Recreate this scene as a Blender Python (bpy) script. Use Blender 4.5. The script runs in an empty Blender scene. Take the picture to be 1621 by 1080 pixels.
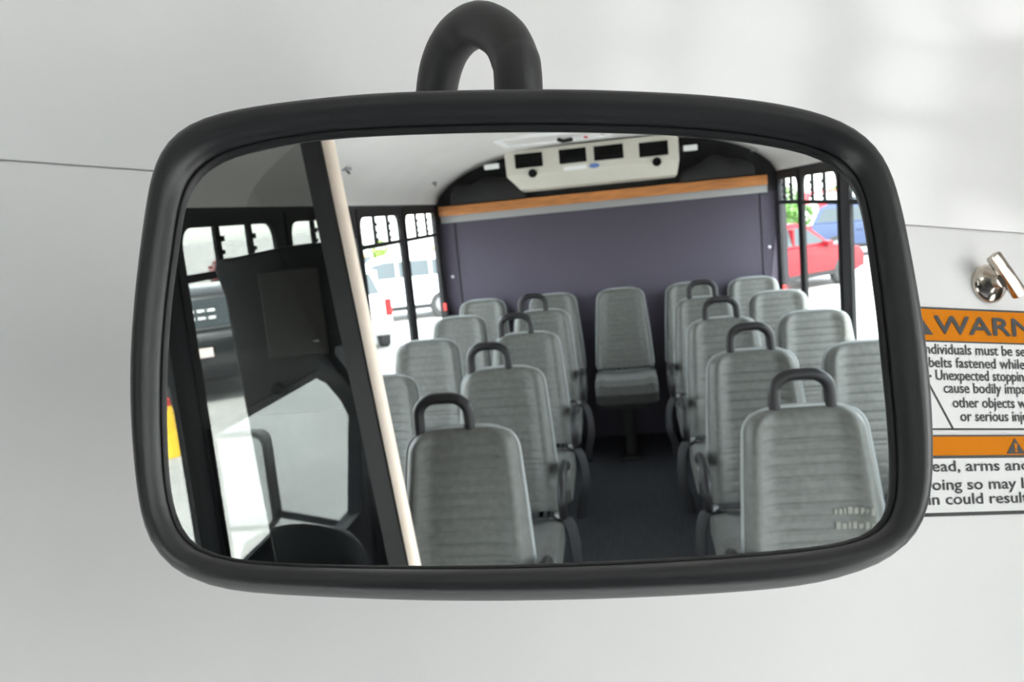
import bpy, bmesh, math, random
from mathutils import Vector, Matrix

random.seed(7)
SC = bpy.context.scene
COL = SC.collection

# ------------------------------------------------------------------ camera, sky, sun, exposure
CAM_POS = Vector((-0.06562, -0.21802, 1.40018))
CAM_R = Vector((0.968756, -0.206492, -0.137378))
CAM_D = Vector((0.042510, 0.683956, -0.728284))
CAM_F = Vector((0.244345, 0.699690, 0.671364))
cam_data = bpy.data.cameras.new('camera')
cam = bpy.data.objects.new('camera', cam_data)
COL.objects.link(cam)
rot = Matrix((CAM_R, -CAM_D, -CAM_F)).transposed()
cam.matrix_world = Matrix.Translation(CAM_POS) @ rot.to_4x4()
cam_data.sensor_width = 36.0
cam_data.lens = 36.0 * 1308.0 / 1621.0
cam_data.clip_start = 0.01
cam_data.clip_end = 600
cam_data.dof.use_dof = True
cam_data.dof.focus_distance = 0.42
cam_data.dof.aperture_fstop = 20.0
SC.camera = cam

world = bpy.data.worlds.new('world')
SC.world = world
world.use_nodes = True
wn = world.node_tree.nodes
sky = wn.new('ShaderNodeTexSky')
sky.sky_type = 'NISHITA'
sky.sun_disc = False
sky.sun_elevation = math.radians(58)
sky.sun_rotation = math.radians(12)
sky.air_density = 1.0
sky.dust_density = 1.0
wn['Background'].inputs['Strength'].default_value = 1.0
hs = wn.new('ShaderNodeHueSaturation')
hs.inputs['Saturation'].default_value = 0.22
world.node_tree.links.new(sky.outputs[0], hs.inputs['Color'])
world.node_tree.links.new(hs.outputs[0], wn['Background'].inputs['Color'])

sun_data = bpy.data.lights.new('sun', 'SUN')
sun_data.energy = 10.0
sun_data.angle = math.radians(0.6)
sun_data.color = (1.0, 0.97, 0.93)
sun = bpy.data.objects.new('sun', sun_data)
COL.objects.link(sun)
# light comes from the front of the bus, high and a little from its right
sun.rotation_euler = Vector((-0.12, -0.55, -0.83)).to_track_quat('-Z', 'Y').to_euler()

SC.view_settings.view_transform = 'Standard'
SC.view_settings.look = 'None'
SC.view_settings.exposure = 1.08
SC.view_settings.gamma = 1.0
SC.view_settings.use_curve_mapping = False

# ------------------------------------------------------------------ materials
MATS = {}
def mat(name, col, rough=0.6, metal=0.0, spec=0.5, noise=0.0, nscale=30.0, bump=0.0, bscale=200.0, coat=0.0, sheen=0.0, stretch=None):
    m = bpy.data.materials.new(name)
    m.use_nodes = True
    nt = m.node_tree
    b = nt.nodes['Principled BSDF']
    b.inputs['Base Color'].default_value = (*col, 1)
    b.inputs['Roughness'].default_value = rough
    b.inputs['Metallic'].default_value = metal
    b.inputs['Specular IOR Level'].default_value = spec
    b.inputs['Coat Weight'].default_value = coat
    b.inputs['Coat Roughness'].default_value = 0.12
    if sheen:
        b.inputs['Sheen Weight'].default_value = sheen
        b.inputs['Sheen Roughness'].default_value = 0.4
    if noise or bump:
        tc = nt.nodes.new('ShaderNodeTexCoord')
        vec = tc.outputs['Object']
        if stretch:
            mp = nt.nodes.new('ShaderNodeMapping')
            mp.inputs['Scale'].default_value = stretch
            nt.links.new(vec, mp.inputs['Vector'])
            vec = mp.outputs['Vector']
    if noise:
        n = nt.nodes.new('ShaderNodeTexNoise')
        n.inputs['Scale'].default_value = nscale
        n.inputs['Detail'].default_value = 5
        nt.links.new(vec, n.inputs['Vector'])
        r = nt.nodes.new('ShaderNodeValToRGB')
        r.color_ramp.elements[0].position = 0.3
        r.color_ramp.elements[1].position = 0.7
        r.color_ramp.elements[0].color = (*[c * (1 - noise) for c in col], 1)
        r.color_ramp.elements[1].color = (*[min(1, c * (1 + noise)) for c in col], 1)
        nt.links.new(n.outputs['Fac'], r.inputs['Fac'])
        nt.links.new(r.outputs['Color'], b.inputs['Base Color'])
    if bump:
        n2 = nt.nodes.new('ShaderNodeTexNoise')
        n2.inputs['Scale'].default_value = bscale
        n2.inputs['Detail'].default_value = 3
        nt.links.new(vec, n2.inputs['Vector'])
        bp = nt.nodes.new('ShaderNodeBump')
        bp.inputs['Strength'].default_value = bump
        bp.inputs['Distance'].default_value = 0.002
        nt.links.new(n2.outputs['Fac'], bp.inputs['Height'])
        nt.links.new(bp.outputs['Normal'], b.inputs['Normal'])
    MATS[name] = m
    return m

def glass_mat(name, tint, reflect, rough=0.0):
    m = bpy.data.materials.new(name)
    m.use_nodes = True
    nt = m.node_tree
    nt.nodes.remove(nt.nodes['Principled BSDF'])
    out = nt.nodes['Material Output']
    t = nt.nodes.new('ShaderNodeBsdfTransparent')
    t.inputs['Color'].default_value = (*tint, 1)
    g = nt.nodes.new('ShaderNodeBsdfGlossy')
    g.inputs['Color'].default_value = (0.95, 1.0, 0.98, 1)
    g.inputs['Roughness'].default_value = rough
    mx = nt.nodes.new('ShaderNodeMixShader')
    mx.inputs['Fac'].default_value = reflect
    nt.links.new(t.outputs[0], mx.inputs[1])
    nt.links.new(g.outputs[0], mx.inputs[2])
    nt.links.new(mx.outputs[0], out.inputs['Surface'])
    MATS[name] = m
    return m

mat('panel_white', (0.85, 0.84, 0.835), 0.38, noise=0.012, nscale=9, bump=0.03, bscale=500)
mat('cap_white', (0.87, 0.86, 0.855), 0.14, noise=0.012, nscale=7)
mat('ceiling_white', (0.64, 0.615, 0.60), 0.55, noise=0.03, nscale=4, bump=0.05, bscale=300)
mat('frame_black', (0.014, 0.0145, 0.016), 0.42, bump=0.06, bscale=900)
mat('lip_black', (0.006, 0.006, 0.007), 0.5)
mat('tube_black', (0.018, 0.018, 0.019), 0.48, bump=0.08, bscale=1200)
mat('chrome', (0.62, 0.56, 0.49), 0.16, metal=1.0)
mat('sign_white', (0.85, 0.845, 0.84), 0.4)
mat('sign_orange', (0.80, 0.245, 0.003), 0.7, spec=0.15)
mat('sign_black', (0.018, 0.018, 0.02), 0.5)
mat('seat_grey', (0.077, 0.080, 0.073), 0.50, spec=0.42, noise=0.16, nscale=60, bump=0.25, bscale=420, sheen=0.15)
mat('piping_grey', (0.22, 0.235, 0.235), 0.45)
mat('seat_dark', (0.03, 0.032, 0.035), 0.6, noise=0.2, nscale=40, bump=0.2)
mat('plastic_black', (0.011, 0.0105, 0.012), 0.42, spec=0.32, bump=0.05, bscale=700)
mat('webbing', (0.012, 0.012, 0.014), 0.7, bump=0.2, bscale=900)
mat('floor_rubber', (0.03, 0.033, 0.038), 0.55, noise=0.35, nscale=14, bump=0.4, bscale=90, stretch=(6, 0.6, 1))
mat('carpet_purple', (0.070, 0.063, 0.083), 0.95, spec=0.1, noise=0.22, nscale=260, bump=0.5, bscale=700)
mat('trim_dark', (0.016, 0.015, 0.019), 0.7, noise=0.1, nscale=60)
mat('wood_orange', (0.42, 0.155, 0.035), 0.45, noise=0.3, nscale=9, stretch=(0.8, 8, 10))
mat('strip_grey', (0.27, 0.27, 0.275), 0.6)
mat('ac_beige', (0.56, 0.535, 0.47), 0.5, noise=0.02)
mat('vent_black', (0.006, 0.006, 0.006), 0.9, spec=0.1)
mat('label_blue', (0.10, 0.17, 0.42), 0.4)
mat('label_white', (0.8, 0.8, 0.8), 0.5)
mat('fabric_black', (0.012, 0.012, 0.013), 0.8, noise=0.4, nscale=12, bump=0.6, bscale=30)
mat('window_black', (0.008, 0.008, 0.009), 0.6, spec=0.3)
mat('stanchion', (0.72, 0.62, 0.52), 0.32, noise=0.05, nscale=20)
mat('cabinet_black', (0.012, 0.012, 0.014), 0.35)
mat('cabinet_panel', (0.05, 0.046, 0.04), 0.45)
mat('red_plastic', (0.5, 0.02, 0.015), 0.4)
mat('snap_metal', (0.6, 0.6, 0.62), 0.3, metal=1.0)
mat('concrete', (0.40, 0.392, 0.378), 0.9, noise=0.14, nscale=0.9, bump=0.2, bscale=30)
mat('car_white', (0.80, 0.80, 0.80), 0.3, coat=0.6)
mat('car_black', (0.012, 0.013, 0.014), 0.25, coat=1.0)
mat('car_red', (0.16, 0.006, 0.010), 0.4, spec=0.25, coat=0.1)
mat('car_blue', (0.03, 0.045, 0.09), 0.4, spec=0.3, coat=0.1)
mat('car_silver', (0.5, 0.51, 0.52), 0.3, metal=0.3, coat=0.6)
mat('car_orange', (0.75, 0.26, 0.02), 0.4, coat=0.4)
mat('car_yellow', (0.80, 0.55, 0.03), 0.4, coat=0.4)
mat('car_glass', (0.05, 0.06, 0.065), 0.2, spec=0.12)
mat('tyre', (0.02, 0.02, 0.02), 0.85)
mat('rim', (0.16, 0.16, 0.17), 0.4, metal=0.6)
mat('tail_red', (0.30, 0.008, 0.008), 0.4, spec=0.2)
mat('lamp_clear', (0.75, 0.75, 0.72), 0.15)
mat('plate', (0.75, 0.62, 0.60), 0.5)
mat('bark', (0.12, 0.085, 0.06), 0.9, noise=0.3, nscale=20)
mat('leaf', (0.10, 0.21, 0.045), 0.6, noise=0.45, nscale=2.5)
mat('leaf_pale', (0.20, 0.29, 0.06), 0.6, noise=0.4, nscale=2.5)
mat('stucco', (0.42, 0.40, 0.37), 0.9, noise=0.08, nscale=2)
mat('stucco_brown', (0.30, 0.20, 0.14), 0.9, noise=0.08, nscale=2)
mat('fascia_red', (0.55, 0.10, 0.04), 0.6)
mat('sign_red', (0.70, 0.02, 0.03), 0.5)
mat('grey_metal', (0.34, 0.35, 0.36), 0.5, metal=0.4)
mat('barrel_yellow', (0.80, 0.48, 0.02), 0.5)
mat('print_pale', (0.17, 0.17, 0.15), 0.6)
mat('brown_trim', (0.16, 0.10, 0.08), 0.7)
glass_mat('window_glass', (0.93, 0.96, 0.95), 0.05)
glass_mat('smoked', (0.21, 0.215, 0.205), 0.105)
m_ = bpy.data.materials.new('mirror_silver')
m_.use_nodes = True
b_ = m_.node_tree.nodes['Principled BSDF']
b_.inputs['Base Color'].default_value = (0.86, 0.87, 0.87, 1)
b_.inputs['Metallic'].default_value = 1.0
b_.inputs['Roughness'].default_value = 0.0
MATS['mirror_silver'] = m_

# ------------------------------------------------------------------ mesh helpers
def make_obj(name, mesh, m, parent=None):
    o = bpy.data.objects.new(name, mesh)
    COL.objects.link(o)
    if m and not mesh.materials:
        mesh.materials.append(MATS[m])
    if parent:
        o.parent = parent
    return o

def empty(name, loc=(0, 0, 0), rz=0.0):
    o = bpy.data.objects.new(name, None)
    o.empty_display_size = 0.1
    COL.objects.link(o)
    o.location = loc
    o.rotation_euler = (0, 0, rz)
    return o

def tag(o, label=None, cat=None, group=None, kind=None):
    if label: o['label'] = label
    if cat: o['category'] = cat
    if group: o['group'] = group
    if kind: o['kind'] = kind
    return o

class MB:
    def __init__(s):
        s.v = []; s.f = []
    def add(s, vs, fs):
        k = len(s.v)
        s.v += [tuple(p) for p in vs]
        s.f += [tuple(i + k for i in f) for f in fs]
        return s
    def box(s, x0, x1, y0, y1, z0, z1):
        vs = [(x, y, z) for x in (x0, x1) for y in (y0, y1) for z in (z0, z1)]
        return s.add(vs, [(0, 1, 3, 2), (4, 6, 7, 5), (0, 4, 5, 1), (2, 3, 7, 6), (0, 2, 6, 4), (1, 5, 7, 3)])
    def tube(s, path, r, seg=12, cap=True, up=(0, 0, 1), flat=1.0):
        P = [Vector(p) for p in path]
        n = len(P)
        rr = r if isinstance(r, (list, tuple)) else [r] * n
        base = len(s.v)
        ref = Vector(up)
        for i, p in enumerate(P):
            t = (P[min(i + 1, n - 1)] - P[max(i - 1, 0)]).normalized()
            a = ref - ref.dot(t) * t
            if a.length < 1e-4:
                a = t.orthogonal()
            a.normalize()
            ref = a
            b = t.cross(a)
            for k in range(seg):
                th = 2 * math.pi * k / seg
                s.v.append(tuple(p + rr[i] * (math.cos(th) * a * flat + math.sin(th) * b)))
        for i in range(n - 1):
            for k in range(seg):
                k2 = (k + 1) % seg
                s.f.append((base + i * seg + k, base + i * seg + k2, base + (i + 1) * seg + k2, base + (i + 1) * seg + k))
        if cap:
            s.f.append(tuple(base + k for k in range(seg))[::-1])
            s.f.append(tuple(base + (n - 1) * seg + k for k in range(seg)))
        return s
    def prism(s, poly, fn, d0, d1):
        """poly: 2D points; fn(a, b, d) -> 3D; extruded from depth d0 to d1"""
        n = len(poly); k = len(s.v)
        for d in (d0, d1):
            s.v += [tuple(fn(a, b, d)) for a, b in poly]
        s.f.append(tuple(k + i for i in range(n))[::-1])
        s.f.append(tuple(k + n + i for i in range(n)))
        for i in range(n):
            j = (i + 1) % n
            s.f.append((k + i, k + j, k + n + j, k + n + i))
        return s
    def ring(s, outer, inner, fn, d0, d1):
        n = len(outer); k = len(s.v)
        for d in (d0, d1):
            s.v += [tuple(fn(a, b, d)) for a, b in outer]
            s.v += [tuple(fn(a, b, d)) for a, b in inner]
        for i in range(n):
            j = (i + 1) % n
            o0, o1, i0, i1 = k + i, k + j, k + n + i, k + n + j
            O0, O1, I0, I1 = [q + 2 * n for q in (o0, o1, i0, i1)]
            s.f += [(o0, i0, i1, o1), (O0, O1, I1, I0), (o0, o1, O1, O0), (i0, I0, I1, i1)]
        return s
    def lathe(s, prof, seg=20, axis='z', c=(0, 0, 0)):
        k = len(s.v); n = len(prof)
        for r, h in prof:
            for q in range(seg):
                th = 2 * math.pi * q / seg
                a, b = r * math.cos(th), r * math.sin(th)
                p = {'z': (a, b, h), 'y': (a, h, b), 'x': (h, a, b)}[axis]
                s.v.append((p[0] + c[0], p[1] + c[1], p[2] + c[2]))
        for i in range(n - 1):
            for q in range(seg):
                q2 = (q + 1) % seg
                s.f.append((k + i * seg + q, k + i * seg + q2, k + (i + 1) * seg + q2, k + (i + 1) * seg + q))
        s.f.append(tuple(k + q for q in range(seg))[::-1])
        s.f.append(tuple(k + (n - 1) * seg + q for q in range(seg)))
        return s
    def grid(s, nu, nv, fn):
        k = len(s.v)
        for j in range(nv + 1):
            for i in range(nu + 1):
                s.v.append(tuple(fn(i / nu, j / nv)))
        for j in range(nv):
            for i in range(nu):
                a = k + j * (nu + 1) + i
                s.f.append((a, a + 1, a + nu + 2, a + nu + 1))
        return s
    def mesh(s, name, smooth=False, bevel=0.0, bseg=2, weld=False):
        me = bpy.data.meshes.new(name)
        me.from_pydata(s.v, [], s.f)
        bm = bmesh.new()
        bm.from_mesh(me)
        if weld:
            bmesh.ops.remove_doubles(bm, verts=bm.verts, dist=1e-5)
        bmesh.ops.recalc_face_normals(bm, faces=bm.faces)
        if bevel:
            es = [e for e in bm.edges if len(e.link_faces) == 2 and e.calc_face_angle(0) > 0.5]
            bmesh.ops.bevel(bm, geom=es, offset=bevel, segments=bseg, profile=0.6, affect='EDGES', clamp_overlap=True)
        if smooth:
            for f in bm.faces: f.smooth = True
            if smooth != 'all':
                for e in bm.edges:
                    if len(e.link_faces) == 2 and e.calc_face_angle(0) > 0.7: e.smooth = False
        bm.to_mesh(me)
        bm.free()
        return me
    def build(s, name, m, parent=None, **kw):
        return make_obj(name, s.mesh(name, **kw), m, parent)

def rrect(x0, x1, y0, y1, r, n=5):
    """rounded rectangle; r: one radius or (bl, br, tr, tl)"""
    if not isinstance(r, (list, tuple)): r = (r,) * 4
    out = []
    for (cx, cy, a0, q) in ((x0, y0, 180, r[0]), (x1, y0, 270, r[1]), (x1, y1, 0, r[2]), (x0, y1, 90, r[3])):
        q = max(q, 1e-4)
        ox = cx + q * (1 if cx == x0 else -1)
        oy = cy + q * (1 if cy == y0 else -1)
        for i in range(n + 1):
            a = math.radians(a0 + 90 * i / n)
            out.append((ox + q * math.cos(a), oy + q * math.sin(a)))
    return out

def resample(poly, n):
    """closed polygon resampled by arc length, starting at its first point"""
    P = [Vector((*p, 0)) for p in poly]
    m = len(P)
    L = [(P[(i + 1) % m] - P[i]).length for i in range(m)]
    T = sum(L)
    out = []
    i = 0; acc = 0
    for k in range(n):
        t = T * k / n
        while acc + L[i] < t and i < m - 1:
            acc += L[i]; i += 1
        q = P[i].lerp(P[(i + 1) % m], (t - acc) / max(L[i], 1e-9))
        out.append((q.x, q.y))
    return out

def catmull(P, sub=4, closed=True):
    n = len(P); out = []
    P = [Vector(p) for p in P]
    rng = range(n) if closed else range(n - 1)
    for i in rng:
        g = (lambda k: P[k % n]) if closed else (lambda k: P[min(max(k, 0), n - 1)])
        p0, p1, p2, p3 = g(i - 1), g(i), g(i + 1), g(i + 2)
        for s in range(sub):
            t = s / sub
            out.append(0.5 * ((2 * p1) + (p2 - p0) * t + (2 * p0 - 5 * p1 + 4 * p2 - p3) * t * t + (3 * p1 - p0 - 3 * p2 + p3) * t ** 3))
    if not closed: out.append(P[-1])
    return out

def copy_tree(o, parent=None):
    c = o.copy()
    COL.objects.link(c)
    c.parent = parent
    for ch in list(o.children):
        copy_tree(ch, c)
    return c

# ------------------------------------------------------------------ the bus: floor, walls, ceiling
XL, XR, YR, FZ = -1.10, 1.06, -5.06, 0.14          # inner faces of the walls, the rear wall and the floor
CXM = (XL + XR) / 2

tag(MB().box(XL - 0.05, XR + 0.05, YR - 0.05, -1.08, FZ - 0.05, FZ).box(XL - 0.05, 0.50, -1.08, -0.40, FZ - 0.05, FZ).build('floor', 'floor_rubber'), 'black ribbed rubber floor of the bus aisle', kind='structure')
ribs = MB()
for i in range(24):
    x = -0.20 + i * 0.0225
    ribs.box(x, x + 0.009, YR + 0.35, -0.9, FZ, FZ + 0.0025)
fl = bpy.data.objects['floor']
tag(ribs.build('tread_ribs', 'floor_rubber', fl), kind='stuff')
tag(MB().box(XL - 0.05, XR + 0.05, -0.40, 1.45, -0.42, -0.36).box(XL - 0.05, XR + 0.05, -0.44, -0.40, -0.42, FZ).build('floor_cab', 'floor_rubber'), 'dark lowered floor of the driver cab', kind='structure')

def arch_z(x):
    a = min(abs(x - CXM) / 1.085, 1)
    return 1.75 + 0.30 * (1 - a ** 3.2) ** (1 / 1.6)
cm = MB()
NX = 40
prof = [(CXM + 1.085 * math.sin(math.radians(-90 + 180 * i / NX)),) for i in range(NX + 1)]
xs = [p[0] for p in prof]
cm.grid(NX, 12, lambda u, v: (xs[round(u * NX)], YR + v * (0.0 - YR), arch_z(xs[round(u * NX)])))
cm.grid(NX, 12, lambda u, v: (xs[round(u * NX)] * 1.03, YR + v * (0.0 - YR), arch_z(xs[round(u * NX)]) + 0.05))
tag(cm.build('ceiling', 'ceiling_white', smooth='all'), 'pale arched ceiling running the length of the bus', kind='structure')

# window openings along both sides (y from, y to of the visible glass)
WZ0, WZ1, WSPLIT = 0.74, 1.715, 1.578
WIN_L = [(-4.93, -4.18), (-4.04, -3.35), (-3.21, -2.53), (-2.39, -1.765), (-1.62, -0.98)]
WIN_R = [(-4.985, -4.455), (-4.335, -3.63), (-3.42, -2.75), (-2.60, -1.92), (-1.77, -1.12)]
FB = 0.04                                          # width of a window's black border

def wall_side(name, x0, x1, wins, y_front, label, right):
    b = MB()
    b.box(x0, x1, YR, y_front, FZ - 0.9, WZ0 - FB)
    b.box(x0, x1, YR, y_front, WZ1 + FB, 1.86)
    edges = [YR] + [e for w in wins for e in (w[0] - FB, w[1] + FB)] + [y_front]
    for i in range(0, len(edges), 2):
        if edges[i + 1] - edges[i] > 0.004:
            b.box(x0, x1, edges[i], edges[i + 1], WZ0 - FB, WZ1 + FB)
    o = b.build(name, 'trim_dark')
    return tag(o, label, kind='structure')
wall_side('wall_left', XL - 0.012, XL, WIN_L, -0.85, 'dark trimmed side wall of the bus on the driver side', False)
wall_side('wall_right', XR, XR + 0.012, WIN_R, -1.08, 'dark trimmed side wall of the bus on the door side', True)

WN = 0
def window(xw, s, y0, y1, label):
    """s = +1: the wall lies at larger x. Frame, split rail, upper bars with catches, four panes."""
    global WN
    WN += 1
    root = empty(f'window_{WN}', (xw, (y0 + y1) / 2, WZ0))
    tag(root, label, kind='structure')
    h = (y1 - y0) / 2; H = WZ1 - WZ0; S = WSPLIT - WZ0
    fn = lambda a, b, d: (s * d, a, b)
    outer = rrect(-h - FB, h + FB, -FB, H + FB, 0.012)
    inner = rrect(-h, h, 0, H, (0.03, 0.03, 0.055, 0.055))
    MB().ring(outer, inner, fn, -0.006, 0.010).build('frame', 'window_black', root)
    MB().box(*sorted((s * -0.008, s * 0.008)), -h, h, S - 0.011, S + 0.011).build('split_rail', 'window_black', root, bevel=0.003)
    w3 = 2 * h
    cuts = [-h + w3 * 0.315, -h + w3 * 0.665]
    for k, c in enumerate(cuts):
        bar = MB().box(*sorted((s * -0.006, s * 0.007)), c - 0.015, c + 0.015, S, H).build('slider_bar', 'window_black', root, bevel=0.003)
        cat = MB()
        cat.box(*sorted((s * -0.009, s * 0.006)), c - 0.030, c + 0.004, S + 0.022, S + 0.036)
        cat.box(*sorted((s * -0.009, s * 0.006)), c - 0.024, c + 0.004, S + 0.055, S + 0.068)
        cat.box(*sorted((s * -0.009, s * 0.006)), c - 0.030, c + 0.004, H - 0.045, H - 0.028)
        cat.build('catch', 'window_black', bar)
    gx = sorted((s * 0.001, s * 0.004))
    MB().box(*gx, -h - 0.01, h + 0.01, -0.01, S).build('pane', 'window_glass', root)
    e = [-h - 0.01] + cuts + [h + 0.01]
    for k in range(3):
        MB().box(*gx, e[k], e[k + 1], S, H + 0.01).build('pane', 'window_glass', root)
    return root
nm = ['rearmost', 'second from the rear', 'middle', 'fourth from the rear', 'front']
for k, (a, b) in enumerate(WIN_L):
    window(XL, -1, a, b, f'{nm[k]} black framed side window on the driver side')
for k, (a, b) in enumerate(WIN_R):
    window(XR, 1, a, b, f'{nm[k]} black framed side window on the door side')

# rear wall: dark backing, carpet panel, seams, grey strip
rw = tag(MB().box(XL - 0.05, XR + 0.05, YR - 0.06, YR, FZ - 0.05, 2.12).build('wall_rear', 'trim_dark'), 'purple-grey carpeted rear wall of the bus', kind='structure')
MB().box(-0.985, 0.945, YR, YR + 0.014, FZ, 1.65).build('carpet_panel', 'carpet_purple', rw, bevel=0.004)
MB().box(XL, -0.995, YR, YR + 0.009, FZ, 1.65).build('carpet_panel', 'carpet_purple', rw, bevel=0.003)
MB().box(0.955, XR, YR, YR + 0.009, FZ, 1.65).build('carpet_panel', 'carpet_purple', rw, bevel=0.003)
MB().box(XL + 0.02, XR - 0.06, YR, YR + 0.022, 1.645, 1.692).build('grey_strip', 'strip_grey', rw, bevel=0.004)
MB().grid(30, 6, lambda u, v: (CXM + (u - 0.5) * 2.10, YR + 0.012, 1.75 + v * (arch_z(CXM + (u - 0.5) * 2.10) - 1.75))).build('black_backing', 'fabric_black', rw)
for x, z in ((-1.043, 1.291), (0.998, 1.303)):
    MB().lathe([(0.010, 0.0), (0.010, 0.003), (0.006, 0.006)], 14, 'y', (x, YR + 0.009, z)).build('snap_button', 'snap_metal', rw, smooth=True)

# wooden shelf edge
sh = empty('luggage_shelf', (CXM, YR, 1.69))
tag(sh, 'orange stained wooden shelf across the rear wall above the carpet', 'shelf')
MB().box(XL + 0.02 - CXM, XR - 0.065 - CXM, 0.045, 0.067, 0.0, 0.062).build('front_board', 'wood_orange', sh, bevel=0.003)
MB().box(XL + 0.02 - CXM, XR - 0.065 - CXM, 0.0, 0.045, 0.012, 0.03).build('shelf_board', 'wood_orange', sh)

# black bags / covers on the shelf either side of the air unit
def lump(name, x0, x1, zt, label, seed):
    rnd = random.Random(seed)
    ph = [rnd.uniform(0, 6) for _ in range(4)]
    def fn(u, v):
        th = math.pi * v
        ex = math.sin(math.pi * min(max(u, 0.0), 1.0)) ** 0.35
        wob = 1 + 0.10 * math.sin(9 * u + ph[0]) + 0.07 * math.sin(17 * u + 5 * v + ph[1])
        return (x0 + (x1 - x0) * u, YR + 0.03 + (0.11 + 0.10 * math.cos(th)) * ex, 1.758 + (zt - 1.758) * math.sin(th) * ex * wob)
    o = MB().grid(24, 14, fn).build(name, 'fabric_black', None, smooth='all')
    return tag(o, label, 'cover')
lump('padded_cover', -1.00, -0.50, 1.90, 'black crumpled padded cover left of the air unit', 3)
lump('padded_cover', 0.46, 0.93, 1.88, 'black smooth padded cover right of the air unit', 5)

# ------------------------------------------------------------------ air conditioning unit
ac = empty('air_conditioner', (-0.06, -4.75, 1.80))
tag(ac, 'beige ceiling air conditioner with four black vents above the wooden shelf', 'air conditioner')
poly = [(-0.25, 0.26), (0.0, 0.240), (0.0, 0.085), (-0.07, 0.0), (-0.25, -0.01)]
AX0, AX1 = -0.525, 0.515
bm_ = MB()
n_ = len(poly)
def ac_x(end, z):
    t = min(max(z / 0.085, 0), 1)
    return (AX0 + 0.075 * (1 - t)) if end == 0 else (AX1 - 0.015 * (1 - t))
for end in (0, 1):
    bm_.v += [(ac_x(end, z), y, z) for y, z in poly]
bm_.f.append(tuple(range(n_))); bm_.f.append(tuple(range(n_, 2 * n_))[::-1])
for i in range(n_):
    j = (i + 1) % n_
    bm_.f.append((i, j, n_ + j, n_ + i))
bm_.build('housing', 'ac_beige', ac, bevel=0.008, bseg=3)
for x0, x1, z0 in ((-0.465, -0.292, 0.128), (-0.197, -0.028, 0.128), (0.012, 0.192, 0.126), (0.280, 0.455, 0.118)):
    vent = empty('vent', ((x0 + x1) / 2, 0.0, z0 + 0.045))
    vent.parent = ac
    hw = (x1 - x0) / 2
    fn = lambda a, b, d: (a, d, b)
    MB().ring(rrect(-hw - 0.008, hw + 0.008, -0.052, 0.052, 0.006), rrect(-hw + 0.002, hw - 0.002, -0.043, 0.043, 0.004), fn, -0.004, 0.007).build('rim', 'ac_beige', vent)
    MB().box(-hw - 0.002, hw + 0.002, 0.0005, 0.002, -0.047, 0.047).build('opening', 'vent_black', vent)
    for q in range(4):
        zz = -0.027 + q * 0.018
        MB().add([(-hw + 0.012, 0.002, zz), (hw - 0.012, 0.002, zz), (hw - 0.012, 0.006, zz + 0.006), (-hw + 0.012, 0.006, zz + 0.006), (-hw + 0.012, 0.002, zz + 0.002), (hw - 0.012, 0.002, zz + 0.002), (hw - 0.012, 0.006, zz + 0.008), (-hw + 0.012, 0.006, zz + 0.008)],
                 [(0, 1, 2, 3), (4, 7, 6, 5), (0, 4, 5, 1), (3, 2, 6, 7), (0, 3, 7, 4), (1, 5, 6, 2)]).build('slat', 'vent_black', vent)
for x, z in ((-0.362, 0.094), (0.382, 0.086)):
    MB().lathe([(0.026, -0.002), (0.026, 0.010), (0.022, 0.016)], 18, 'y', (x, 0.0, z)).build('control_knob', 'vent_black', ac, smooth=True)
MB().box(-0.172, -0.035, -0.001, 0.002, 0.090, 0.112).build('white_label', 'label_white', ac)
MB().prism([(0.012 + 0.031 * math.cos(a * 0.349), 0.102 + 0.014 * math.sin(a * 0.349)) for a in range(18)], lambda a, b, d: (a, d, b), 0.0, 0.003).build('oval_badge', 'label_blue', ac)
for x, z, w in ((-0.61, 0.160, 0.045), (0.582, 0.147, 0.04)):
    MB().box(x - w, x + w, -0.03, 0.0, z - 0.016, z + 0.016).build('mount_tab', 'label_white', ac, bevel=0.004)
    MB().box(min(x, 0) if x < 0 else 0.50, -0.50 if x < 0 else x, -0.028, -0.018, z - 0.006, z + 0.006).build('mount_arm', 'trim_dark', ac)

# ceiling details
hatch = empty('roof_hatch', (-0.25, -4.12, 2.045))
tag(hatch, 'white escape hatch frame in the ceiling before the air conditioner', 'hatch')
fn = lambda a, b, d: (a, b, d)
MB().ring(rrect(-0.28, 0.32, -0.26, 0.26, 0.03), rrect(-0.24, 0.28, -0.22, 0.22, 0.02), fn, -0.014, 0.02).build('frame', 'label_white', hatch)
MB().box(-0.24, 0.28, -0.22, 0.22, -0.006, 0.01).build('cover', 'ceiling_white', hatch)
MB().tube([(0.03, -0.06, -0.012), (0.06, -0.06, -0.025), (0.11, -0.07, -0.02)], 0.011, 8).build('latch', 'plastic_black', hatch, smooth=True)
MB().box(0.17, 0.19, -0.10, -0.07, -0.02, -0.006).build('release_tab', 'red_plastic', hatch)
MB().box(0.10, 0.26, -0.13, -0.06, -0.010, -0.006).build('instruction_label', 'label_white', hatch)
for (x, y, z, l) in ((-0.975, -2.862, 1.900, 'nearer the smoked partition'), (-0.996, -4.548, 1.886, 'on the left near the air conditioner'), (0.915, -4.93, 1.90, 'on the right near the air conditioner')):
    k = empty('ceiling_clip', (x, y, z))
    tag(k, 'small dark metal clip on the ceiling edge ' + l, 'clip', 'clips on the ceiling edges')
    s = 1 if x > 0 else -1
    MB().box(-0.018, 0.018, -0.03, 0.03, -0.004, 0.008).build('plate', 'strip_grey', k, bevel=0.002)
    MB().tube([(0, -0.012, -0.004), (-s * 0.012, -0.012, -0.016), (-s * 0.016, 0.008, -0.014)], 0.004, 6).build('hook', 'plastic_black', k)

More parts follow.
